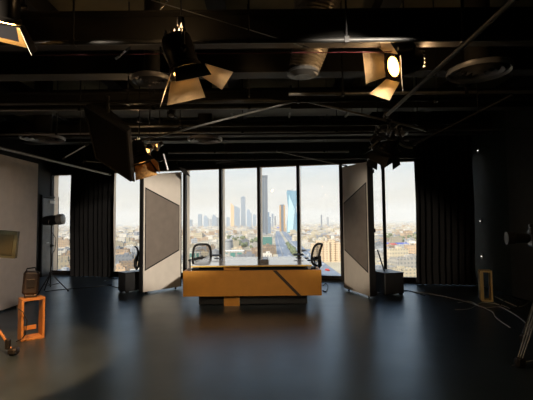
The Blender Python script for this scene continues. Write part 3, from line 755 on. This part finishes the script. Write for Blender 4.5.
cable([(495, 297), (508, 303), (520, 307), (531, 301), (534, 295)], 'grey cable arching between the pine box and the right edge', .009)
cable([(455, 310), (470, 309), (482, 303), (500, 305), (512, 310)], 'short grey cable crossing in front of the pine box', .007)
cable([(512, 366), (522, 363), (533, 361)], 'thin cable by the tripod foot at the right edge', .006)
cable([(502, 296), (514, 299), (522, 303), (512, 310), (500, 306), (506, 300)], 'looped black cable heap on the floor at the right', .012, CABLE)
cable([(104, 281), (115, 279), (128, 280)], 'thin black cable leading to the box behind the left set wall', .01, CABLE)
cable([(108, 285), (118, 288), (130, 287)], 'second black cable nearer than the first by the left set wall', .01, CABLE)
cable([(323, 286), (326, 284), (328, 287), (326, 292), (323, 291)], 'small dark coil of cable at the right end of the desk', .012, CABLE)
cable([(45, 292), (60, 290), (85, 288), (112, 285)], 'thin dark cable from the light stand to the left set wall', .008, CABLE)
cable([(398, 293), (408, 291), (425, 296)], 'short black cable beside the box behind the right set wall', .009, CABLE)

# ================================================================== OUTSIDE: the city far below
GZ0 = -60.0
SAND = mat('dusty_sand_ground', (.50, .42, .29), .95, var=.25, scale=.01)
g = MB().box((0, 30000+60, GZ0-1), (60000, 60000, 2)).build('ground', SAND); struct(g, 'sandy city ground far below'); g['category'] = 'ground'
def gp(px, py):
    d_ = F + RV*((px-266.5)/FPX) + UV*((200-py)/FPX)
    return EYE + d_*((GZ0-1.6)/d_.z)
ROADM = mat('grey_blue_asphalt', (.22, .25, .30), .8, var=.1, scale=.05)
PAVE = mat('pale_kerb_verge', (.52, .47, .38), .9, scale=.05)
def road(pl, pr, label, m=ROADM, z=.3, name='road'):
    a = [gp(*p) for p in pl]; b = [gp(*p) for p in pr]; n = len(a); vs = []
    for p in a+b: vs.append((p.x, p.y, GZ0+z))
    for p in a+b: vs.append((p.x, p.y, GZ0))
    fs = []
    for i in range(n-1):
        fs += [(i, n+i, n+i+1, i+1), (2*n+i, 2*n+i+1, 3*n+i+1, 3*n+i), (i, i+1, 2*n+i+1, 2*n+i), (n+i, 3*n+i, 3*n+i+1, n+i+1)]
    o = MB().add(vs, fs).build(name, m); struct(o, label); o['category'] = 'road'; return o
road([(276, 231), (275, 240), (277, 252), (281, 268)], [(279.5, 231), (284, 240), (291, 252), (302, 268)], 'near carriageway of the highway leading to the towers')
road([(281, 231), (287, 240), (297, 252), (316, 270), (330, 283)], [(284.5, 231), (294, 238), (306, 250), (326, 264), (352, 283)], 'far carriageway of the highway')
road([(300, 250), (345, 246), (420, 247)], [(300, 252), (345, 248), (420, 249.5)], 'cross street at the right')
road([(342, 268), (420, 264)], [(342, 271), (420, 267)], 'pale street below the right panes', PAVE)
road([(220, 263), (262, 262), (281, 262)], [(220, 267), (262, 266), (283, 266)], 'street in front of the low white buildings', PAVE)

road([(286, 236), (292, 244), (303, 254), (322, 268)], [(286.4, 236), (292.6, 244), (303.9, 254), (323.2, 268)], 'pale barrier line along the far carriageway', PAVE, .9, 'barrier')
road([(279.5, 232), (284, 240), (291, 252), (302, 268)], [(279.8, 232), (284.5, 240), (291.8, 252), (303, 268)], 'pale kerb along the near carriageway', PAVE, .9, 'kerb')
road([(276.8, 234), (278.2, 243), (282, 254), (288, 268)], [(277, 234), (278.6, 243), (282.6, 254), (288.9, 268)], 'pale lane divider of the near carriageway', PAVE, .5, 'lane_divider')
FB = [facade('sand_plaster_building', (.56, .47, .33)), facade('white_plaster_building', (.66, .60, .52)), facade('grey_concrete_building', (.36, .36, .37)), facade('tan_brick_building', (.48, .34, .22))]
names = ['sand-coloured', 'whitewashed', 'grey', 'tan']
protos = []
for mi, m in enumerate(FB):
    for v in range(3):
        mb = MB(); rr = random.Random(mi*10+v)
        W_, D_, H_ = [(18, 16, 9), (26, 18, 12), (14, 14, 7)][v]
        mb.box((0, 0, H_/2), (W_, D_, H_))
        for s_ in (-1, 1): mb.box((0, s_*(D_/2-.3), H_+.5), (W_, .6, 1)).box((s_*(W_/2-.3), 0, H_+.5), (.6, D_, 1))
        mb.box((W_*.2, D_*.1, H_+1.5), (5, 5, 3)).box((-W_*.25, -D_*.2, H_+.8), (2, 2, 1.6))
        protos.append((mb.mesh('building', m), mi, v, (W_, D_, H_)))
blocked = []
def inroad(p):
    # keep clear of the highway wedge
    for (x0, y0, x1, y1, w) in ROADLINES:
        dx_, dy_ = x1-x0, y1-y0; L2 = dx_*dx_+dy_*dy_; t = max(0, min(1, ((p.x-x0)*dx_+(p.y-y0)*dy_)/L2))
        if math.hypot(p.x-x0-dx_*t, p.y-y0-dy_*t) < w: return True
    return False
def rl(a, b, w): A, B = gp(*a), gp(*b); return (A.x, A.y, B.x, B.y, w)
ROADLINES = [rl((280, 231), (284, 240), 45), rl((284, 240), (291, 252), 42), rl((291, 252), (300, 268), 40), rl((291, 245), (310, 258), 34), rl((310, 258), (340, 283), 34), rl((342, 248), (425, 248.5), 45), rl((342, 269.5), (425, 266), 18)]
SPOTS = []     # reserved circles (x, y, r)
def reserve(p, r): SPOTS.append((p.x, p.y, r))
def free(p, r):
    return all(math.hypot(p.x-a, p.y-b) > r+c for a, b, c in SPOTS) and not inroad(p)
# ---- landmarks --------------------------------------------------
def towerbox(px0, px1, ytop, ybase, label, m, name='tower', dep=None, crown=True, cat='building'):
    B = gp((px0+px1)/2, ybase); D = B.y; w = (px1-px0)/FPX*D; top = at((px0+px1)/2, ytop, D).z; h = top-GZ0; dep = dep or w
    r = thing(name, label, cat, (B.x, D+dep/2, GZ0)); reserve(r.location, w)
    return r, w, dep, h
GL = facade('blue_grey_tower_glass', (.20, .27, .36), (.08, .11, .16), 4, 3, .6)
GL2 = facade('dark_grey_tower_glass', (.13, .15, .18), (.05, .06, .08), 4, 5, .7)
GL3 = facade('bright_blue_tower_glass', (.17, .36, .50), (.34, .50, .60), 4, 40, .5)
SANDT = facade('ochre_stone_tower', (.72, .40, .14), (.5, .3, .15), 4, 3, .3)
r, w, dp, h = towerbox(258.5, 268.3, 175.5, 238, 'tall dark grey tower nearest the middle of the skyline', GL2)
MB().box((0, 0, h*.49), (w*.92, dp, h*.98)).build('shaft', GL2, r)
MB().box((0, 0, h*.99), (w, dp*1.05, h*.025)).box((w*.1, 0, h*.972), (w*.8, dp*.9, h*.02)).build('crown', GL2, r)
f = MB()
for k in range(4): f.box((-w*.46+w*.92*k/3, -dp/2-.4, h*.49), (1.6, 1.0, h*.97))
f.build('vertical_fin', FB[2], r)
r, w, dp, h = towerbox(287.4, 298.6, 190.5, 233, 'bright blue glass tower narrowing at its waist beside the highway', GL3)
def ringsq(z, sx, sy, ox, a):
    c, s_ = math.cos(a), math.sin(a)
    return [Vector((ox+x*c-y*s_, x*s_+y*c, z)) for x, y in ((-sx, -sy), (sx, -sy), (sx, sy), (-sx, sy))]
mb = MB(); vs = []; prof = [(0, .50), (.25, .47), (.45, .36), (.6, .33), (.8, .42), (.95, .47), (1, .46)]
for z, s_ in prof: vs += ringsq(z*h, s_*w, .4*w, 0 if z < .5 else -w*.02, .0)
mb.add(vs, [(i*4+k, i*4+(k+1) % 4, i*4+4+(k+1) % 4, i*4+4+k) for i in range(len(prof)-1) for k in range(4)]+[(3, 2, 1, 0), tuple((len(prof)-1)*4+k for k in range(4))])
mb.build('shaft', GL3, r)
MB().prism([(-w*.5, -.41*w, h*.02), (-w*.02, -.41*w, h*.02), (w*.2, -.41*w, h*.55), (-w*.3, -.41*w, h*.9)], 3, (0, -1, 0)).build('pale_glass_facet', facade('pale_blue_glass', (.42, .60, .66), (.5, .7, .75), 4, 40, .4), r)
MB().box((-w*.3, 0, h*1.005), (w*.3, w*.5, h*.02)).tube((0, 0, h), (0, 0, h*1.04), 2).build('roof_plant', GL2, r)
r, w, dp, h = towerbox(279.7, 285.3, 204.5, 231.5, 'slim ochre stone tower with a grey centre strip left of the blue glass tower', SANDT)
for s_ in (-1, 1): MB().box((s_*w*.36, 0, h*.485), (w*.28, dp, h*.97)).build('side_wing', SANDT, r)
MB().box((0, 0, h*.49), (w*.44, dp*.8, h*.98)).build('centre_strip', GL, r)
MB().box((0, 0, h*.985), (w*.8, dp*.6, h*.03)).build('crown', GL, r)
r, w, dp, h = towerbox(266.2, 271, 212, 236, 'small blue stepped tower touching the right side of the tall dark tower', GL)
MB().box((0, 0, h*.4), (w, dp, h*.8)).box((-w*.1, 0, h*.9), (w*.6, dp*.6, h*.2)).build('shaft', GL, r)
sky = [(198, 201.5, 214, 'narrow blue tower at the left end of the skyline', GL, 0), (203.7, 208, 215.5, 'blunt blue tower second from the left in the skyline', GL, 1), (208.5, 211.3, 219, 'low pale block between the left skyline towers', FB[2], 0),
       (212, 216.5, 214.5, 'stepped blue tower in the left skyline group', GL, 1), (217, 219.5, 217.5, 'low grey tower just left of the third mullion', GL2, 0), (226.5, 229.5, 217, 'low blue tower left of the pale slender tower', GL, 0),
       (230.7, 234, 203, 'slender pale sand tower with a sloping top', SANDT, 2), (234.5, 239.5, 205.5, 'blue grey tower with slanted roof beside the pale slender tower', GL, 2), (241, 245.4, 196.3, 'tallest blue tower in the middle of the far skyline', GL, 0),
       (246.8, 251.5, 209, 'stepped blue tower right of the tallest far tower', GL, 1), (253, 256, 214.5, 'short blue tower at the right end of the skyline group', GL, 0), (271.8, 273.6, 213.5, 'faint thin tower between the dark and the ochre towers', GL, 0),
       (274.5, 276, 216, 'faint short tower left of the ochre tower', GL2, 0), (321, 322.3, 214.5, 'faint needle tower far off in the pane right of the glass tower', GL2, 0), (327, 329, 217, 'faint small block far off behind the right chair', FB[2], 0), (189, 192, 219.5, 'faint low block at the left edge of the pane with the chair', GL, 0)]
for x0_, x1_, yt, lb, m, kind in sky:
    r, w, dp, h = towerbox(x0_, x1_, yt, 227, lb, m)
    if kind == 0: MB().box((0, 0, h*.49), (w, dp, h*.98)).box((0, 0, h*.99), (w*.5, dp*.5, h*.02)).build('shaft', m, r)
    elif kind == 1: MB().box((0, 0, h*.4), (w, dp, h*.8)).box((-w*.12, 0, h*.86), (w*.65, dp*.7, h*.14)).box((-w*.2, 0, h*.96), (w*.3, dp*.4, h*.08)).build('shaft', m, r)
    else: MB().prism([(-w/2, -dp/2, 0), (w/2, -dp/2, 0), (w/2, -dp/2, h*.88), (-w/2, -dp/2, h)], dp, (0, 1, 0)).build('shaft', m, r)
# apartment block right of highway
TAN = facade('tan_apartment_wall', (.66, .50, .33), (.20, .16, .12), 3.4, 5, .6)
A_ = gp(325, 262); sc = A_.y/FPX
r = thing('apartment_block', 'tan apartment block with stepped roofline behind the right chair', 'building', (A_.x+2*sc, A_.y+10, GZ0)); reserve(r.location, 32)
mb = MB()
for k, (ox, ww_, hh) in enumerate(((-12.5, 5, 18), (-6.5, 6, 21), (0, 6, 20), (6, 6, 22), (12, 5, 19))): mb.box((ox*sc, (k % 2)*3, hh*sc/2), (ww_*sc, 16, hh*sc))
mb.build('wing', TAN, r)
rb = MB()
for ox in (-12, -6, 0.5, 6.5, 12): rb.box((ox*sc, 2, 22*sc), (2*sc, 5, 2.4*sc))
rb.build('roof_hut', FB[1], r)
# teal-roofed block, tank, white glass block
def simple(px0, px1, ytop, ybase, label, m, name='building', extra=None, dep=None):
    B = gp((px0+px1)/2, ybase); D = B.y; w = (px1-px0)/FPX*D; h = max(3, at((px0+px1)/2, ytop, D).z-GZ0); dep = dep or w*.6
    r = thing(name, label, 'building', (B.x, D+dep/2, GZ0)); reserve(r.location, max(w, dep)*.55)
    MB().box((0, 0, h/2), (w, dep, h)).build('walls', m, r)
    if extra: extra(r, w, dep, h)
    return r
TG = facade('teal_glass_front', (.10, .28, .24), (.06, .18, .16), 3.5, 3, .6)
def tealx(r, w, d, h): MB().box((0, -d/2-.3, h*.5), (w*.86, .6, h*.72)).build('glass_front', TG, r); MB().box((0, 0, h+1), (w*1.06, d*1.06, 2)).build('roof_slab', FB[1], r)
simple(261, 273, 235.5, 246, 'low block with a teal glass front just right of the fourth mullion', FB[1], extra=tealx)
def roofx(r, w, d, h): MB().box((0, 0, h+.6), (w*1.04, d*1.04, 1.2)).box((w*.2, 0, h+2), (w*.2, d*.3, 3)).build('roof_slab', FB[2], r)
simple(260, 276, 247, 252, 'long low pale annex below the teal glass block', FB[1], extra=roofx)
def gx(r, w, d, h):
    for k in (-1, 0, 1): MB().box((k*w*.3, -d/2-.3, h*.5), (w*.2, .6, h*.75)).build('glass_bay', TG, r)
    MB().box((0, 0, h+.5), (w, d, 1)).build('roof_slab', FB[1], r)
simple(221.5, 244, 251.5, 262, 'white office block with green glass bays behind the desk', FB[1], extra=gx)
simple(188, 200, 252, 262, 'white block with green glass partly behind the left chair', FB[1], extra=gx)
B = gp(229, 250); tr = thing('storage_tank', 'grey cylindrical tank standing among the low buildings above the white office block', 'tank', (B.x, B.y, GZ0)); reserve(tr.location, 16)
R_ = 3.8/FPX*B.y; MB().lathe([(R_, 0), (R_, 10/FPX*B.y), (R_*.3, 11/FPX*B.y)], 28).build('drum', FB[2], tr, smooth=True)
MB().lathe([(R_*1.04, 8.6/FPX*B.y), (R_*1.04, 9/FPX*B.y)], 28, caps=False).build('rim', GL2, tr)
B = gp(397, 264); tn = thing('tent_hall', 'cream tent-roofed hall below the right pane', 'building', (B.x, B.y, GZ0)); reserve(tn.location, 18)
w = 10/FPX*B.y; hh = 7/FPX*B.y
MB().box((0, 0, hh*.15), (w*1.7, w, hh*.3)).build('walls', FB[1], tn)
MB().add([(-w*.95, -w*.55, hh*.3), (w*.95, -w*.55, hh*.3), (w*.95, w*.55, hh*.3), (-w*.95, w*.55, hh*.3), (-w*.2, 0, hh), (w*.2, 0, hh)], [(0, 1, 5, 4), (1, 2, 5), (2, 3, 4, 5), (3, 0, 4), (3, 2, 1, 0)]).build('tent_roof', mat('cream_canvas_roof', (.66, .56, .42), .8), tn)
BLUE = mat('cobalt_roof_sheet', (.08, .12, .50), .5); REDR = mat('brick_red_roof_sheet', (.55, .10, .07), .6)
for x0_, x1_, yb, m, lb in ((381, 391, 245.5, BLUE, 'long shed with a cobalt blue roof in the right pane'), (391.5, 397, 246, REDR, 'small shed with a red roof beside the blue-roofed shed'), (398, 409, 245.5, BLUE, 'shed with a cobalt roof right of the red-roofed shed'), (277, 282.5, 229.6, BLUE, 'bright blue hoarding shed where the highway reaches the towers')):
    def rx(r, w, d, h, m=m): MB().prism([(-w*.52, -d*.52, h), (w*.52, -d*.52, h), (w*.52, 0, h*1.5), (-w*.52, 0, h*1.5)], 1.2, (0, 0, -1)).prism([(-w*.52, d*.52, h), (-w*.52, 0, h*1.5), (w*.52, 0, h*1.5), (w*.52, d*.52, h)], 1.2, (0, 0, -1)).build('roof_sheet', m, r)
    simple(x0_, x1_, yb-1.7, yb, lb, FB[1], name='shed', extra=rx, dep=35)

# ---- individual low buildings, nearest 280 --------------------------------
rnd = random.Random(11)
pos = []
def pane_of(px):
    for i, x in enumerate([62, 75, 138, 184, 221, 259, 298, 341, 383, 420]):
        if px < x: return i
    return 10
paneword = {1: 'narrow leftmost', 3: 'left pane between curtain and set wall', 2: 'left', 5: 'pane with the left chair', 6: 'pane left of the desk middle', 7: 'pane with the dark tower', 8: 'pane behind the right chair', 9: 'pane behind the right set wall', 10: 'rightmost pane'}
tries = 0
while len(pos) < 285 and tries < 20000:
    tries += 1
    px = rnd.choice([rnd.uniform(60, 78), rnd.uniform(114, 142), rnd.uniform(183, 300), rnd.uniform(183, 300), rnd.uniform(298, 345), rnd.uniform(375, 420), rnd.uniform(375, 420)])
    py = 281-(281-232)*rnd.random()**.8
    p = gp(px, py)
    pr_ = protos[rnd.randrange(12)] if p.y > 100 else protos[0]
    W_, D_, H_ = pr_[3]
    if not free(p, 13): continue
    reserve(p, 12); pos.append((px, py, p, pr_))
for px, py, p, (me, mi, v, dims) in pos:
    o = bpy.data.objects.new('building', me); COL.objects.link(o); o.location = (p.x, p.y, GZ0); o.rotation_euler = (0, 0, rnd.choice([.2, .2+PI/2, .35, -.1])); s_ = rnd.uniform(.85, 1.25); o.scale = (s_, s_, s_*rnd.uniform(.7, 1.5))
    pw = paneword.get(pane_of(px), 'pane beside the set wall')
    wh = 'near the sill' if py > 262 else ('midway down' if py > 246 else 'far out')
    size_ = ['small', 'larger', 'tiny'][v]
    tag(o, '%s %s flat-roofed building %s, outside the %s' % (size_, names[mi], wh, pw), 'building', 'low %s %s buildings %s outside %s' % (size_, names[mi], wh, pw))
# ---- the rest of the city as one mass --------------------------------
cm = MB()
for k in range(9000):
    D = 1500+8000*rnd.random()**1.4
    X = D*rnd.uniform(-.55, .42); p = Vector((X, D, 0))
    if not free(p, 10): continue
    W_, D_, H_ = rnd.uniform(12, 30), rnd.uniform(12, 30), rnd.uniform(6, 13)*(2.0 if rnd.random() < .06 else 1)
    cm.box((X, D, GZ0+H_/2), (W_, D_, H_), Matrix.Rotation(rnd.choice([.2, .3, -.1]), 3, 'Z'), mi=rnd.choice([0, 0, 1, 1, 2, 3]))
FBm = [mat('far_sand_plaster', (.56, .47, .33), .9, scale=.01), mat('far_white_plaster', (.66, .60, .52), .9, scale=.01), mat('far_grey_concrete', (.34, .34, .36), .9, scale=.01), mat('far_tan_brick', (.46, .32, .20), .9, scale=.01)]
tag(cm.build('distant_city', FBm), 'dense pale low-rise city stretching away to the hazy horizon', 'city', kind='stuff')
# ---- trees --------------------------------
TREE = mat('dusty_green_leaves', (.16, .18, .09), .9, var=.4, scale=.3)
tms = []
for v in range(3):
    rr = random.Random(v); mb = MB()
    for k in range(7):
        c = Vector((rr.uniform(-2, 2), rr.uniform(-2, 2), rr.uniform(3.5, 6.5))); R_ = rr.uniform(1.6, 2.6)
        mb.lathe([(R_*.35, -R_*.9), (R_*.85, -R_*.45), (R_, 0), (R_*.8, R_*.5), (R_*.3, R_*.9)], 8, c, Matrix.Rotation(rr.random(), 3, 'X'))
    mb.tube((0, 0, 0), (0, 0, 4), .3, n=6)
    tms.append(mb.mesh('tree', TREE))
tcount = 0; tries = 0
while tcount < 118 and tries < 5000:
    tries += 1
    if tcount < 36: px, py = rnd.uniform(286, 296), rnd.uniform(245, 266); px = 284+ (py-240)*.62+rnd.uniform(-.8, .8); lab, grp = 'dusty green tree on the strip between the highway carriageways', 'trees on the highway median'
    elif tcount < 86: px, py = rnd.uniform(383, 418), rnd.uniform(236, 243); lab, grp = 'dark green tree in the park far out in the rightmost pane', 'trees in the right park'
    else: px, py = rnd.uniform(222, 258), rnd.uniform(236, 250); lab, grp = 'dark green tree among the low houses above the white office block', 'trees left of the highway'
    p = gp(px, py)
    if tcount >= 36 and not free(p, 3): continue
    o = bpy.data.objects.new('tree', tms[tcount % 3]); COL.objects.link(o); o.location = (p.x, p.y, GZ0); o.rotation_euler.z = rnd.random()*6; s_ = rnd.uniform(.8, 1.6)*(1 if tcount < 36 else 1.4); o.scale = (s_,)*3
    tag(o, lab, 'tree', grp); tcount += 1
# ---- cars --------------------------------
cmats = [mat('white_car_paint', (.7, .7, .7), .3), mat('silver_car_paint', (.4, .42, .45), .3), mat('dark_car_paint', (.06, .07, .09), .3), mat('red_car_paint', (.65, .05, .04), .3)]
CG = mat('car_window_glass', (.03, .04, .05), .1)
def carm(m):
    return MB().add([(-2.3, -.9, .3), (2.3, -.9, .3), (2.3, .9, .3), (-2.3, .9, .3), (-2.3, -.9, .9), (2.3, -.9, .85), (2.3, .9, .85), (-2.3, .9, .9), (-1.7, -.75, 1.5), (.7, -.75, 1.5), (.7, .75, 1.5), (-1.7, .75, 1.5), (1.3, -.85, .92), (1.3, .85, .92), (-2.1, -.85, .92), (-2.1, .85, .92)],
        [(0, 3, 2, 1), (0, 1, 5, 4), (1, 2, 6, 5), (2, 3, 7, 6), (3, 0, 4, 7), (4, 5, 6, 7), (8, 9, 10, 11), (14, 12, 9, 8), (15, 11, 10, 13), (12, 13, 10, 9), (14, 8, 11, 15)]).lathe([(.33, -.1), (.33, .1)], 10, (1.4, -.85, .33), Matrix.Rotation(PI/2, 3, 'X')).lathe([(.33, -.1), (.33, .1)], 10, (-1.4, -.85, .33), Matrix.Rotation(PI/2, 3, 'X')).lathe([(.33, -.1), (.33, .1)], 10, (1.4, .85, .33), Matrix.Rotation(PI/2, 3, 'X')).lathe([(.33, -.1), (.33, .1)], 10, (-1.4, .85, .33), Matrix.Rotation(PI/2, 3, 'X')).mesh('car', m)
cme = [carm(m) for m in cmats]; cw = ['white', 'silver', 'dark', 'red']
cr_ = rnd
for k in range(46):
    if k == 0: px, py, c = 327.5, 271, 3
    else:
        near = k % 2; t = rnd.random()
        py = 238+28*t; c = rnd.choice([0, 0, 1, 2])
        if near: px = (275.5+ (py-238)*.2)+rnd.uniform(2, 6+ (py-238)*.45)
        else: px = 288+(py-238)*1.05+rnd.uniform(0, 5+(py-238)*.15)
    p = gp(px, py)
    o = bpy.data.objects.new('car', cme[c]); COL.objects.link(o); o.location = (p.x, p.y, GZ0+.3); o.rotation_euler.z = math.atan2(1, -.08 if px < 295 else -.35)+ (0 if k % 2 else PI)
    if k == 0: o.scale = (1.6,)*3; tag(o, 'red car on the highway seen just right of the right chair', 'car')
    else: tag(o, '%s car on the %s carriageway of the highway' % (cw[c], 'near' if near else 'far'), 'car', '%s cars on the %s carriageway' % (cw[c], 'near' if near else 'far'))

# ---- desert haze over the city (a real layer of dusty air) -----------------
hm = bpy.data.materials.new('dusty_air'); hm.use_nodes = True; t = hm.node_tree; t.nodes.clear()
o_ = t.nodes.new('ShaderNodeOutputMaterial'); v_ = t.nodes.new('ShaderNodeVolumeScatter')
v_.inputs['Color'].default_value = (.93, .90, .86, 1); v_.inputs['Density'].default_value = 1/9000; v_.inputs['Anisotropy'].default_value = .0
t.links.new(v_.outputs[0], o_.inputs['Volume'])
hz = MB().box((0, 6250, 120), (16000, 12000, 356)).build('haze', hm); tag(hz, 'pale dusty haze over the distant city', 'haze', kind='stuff')
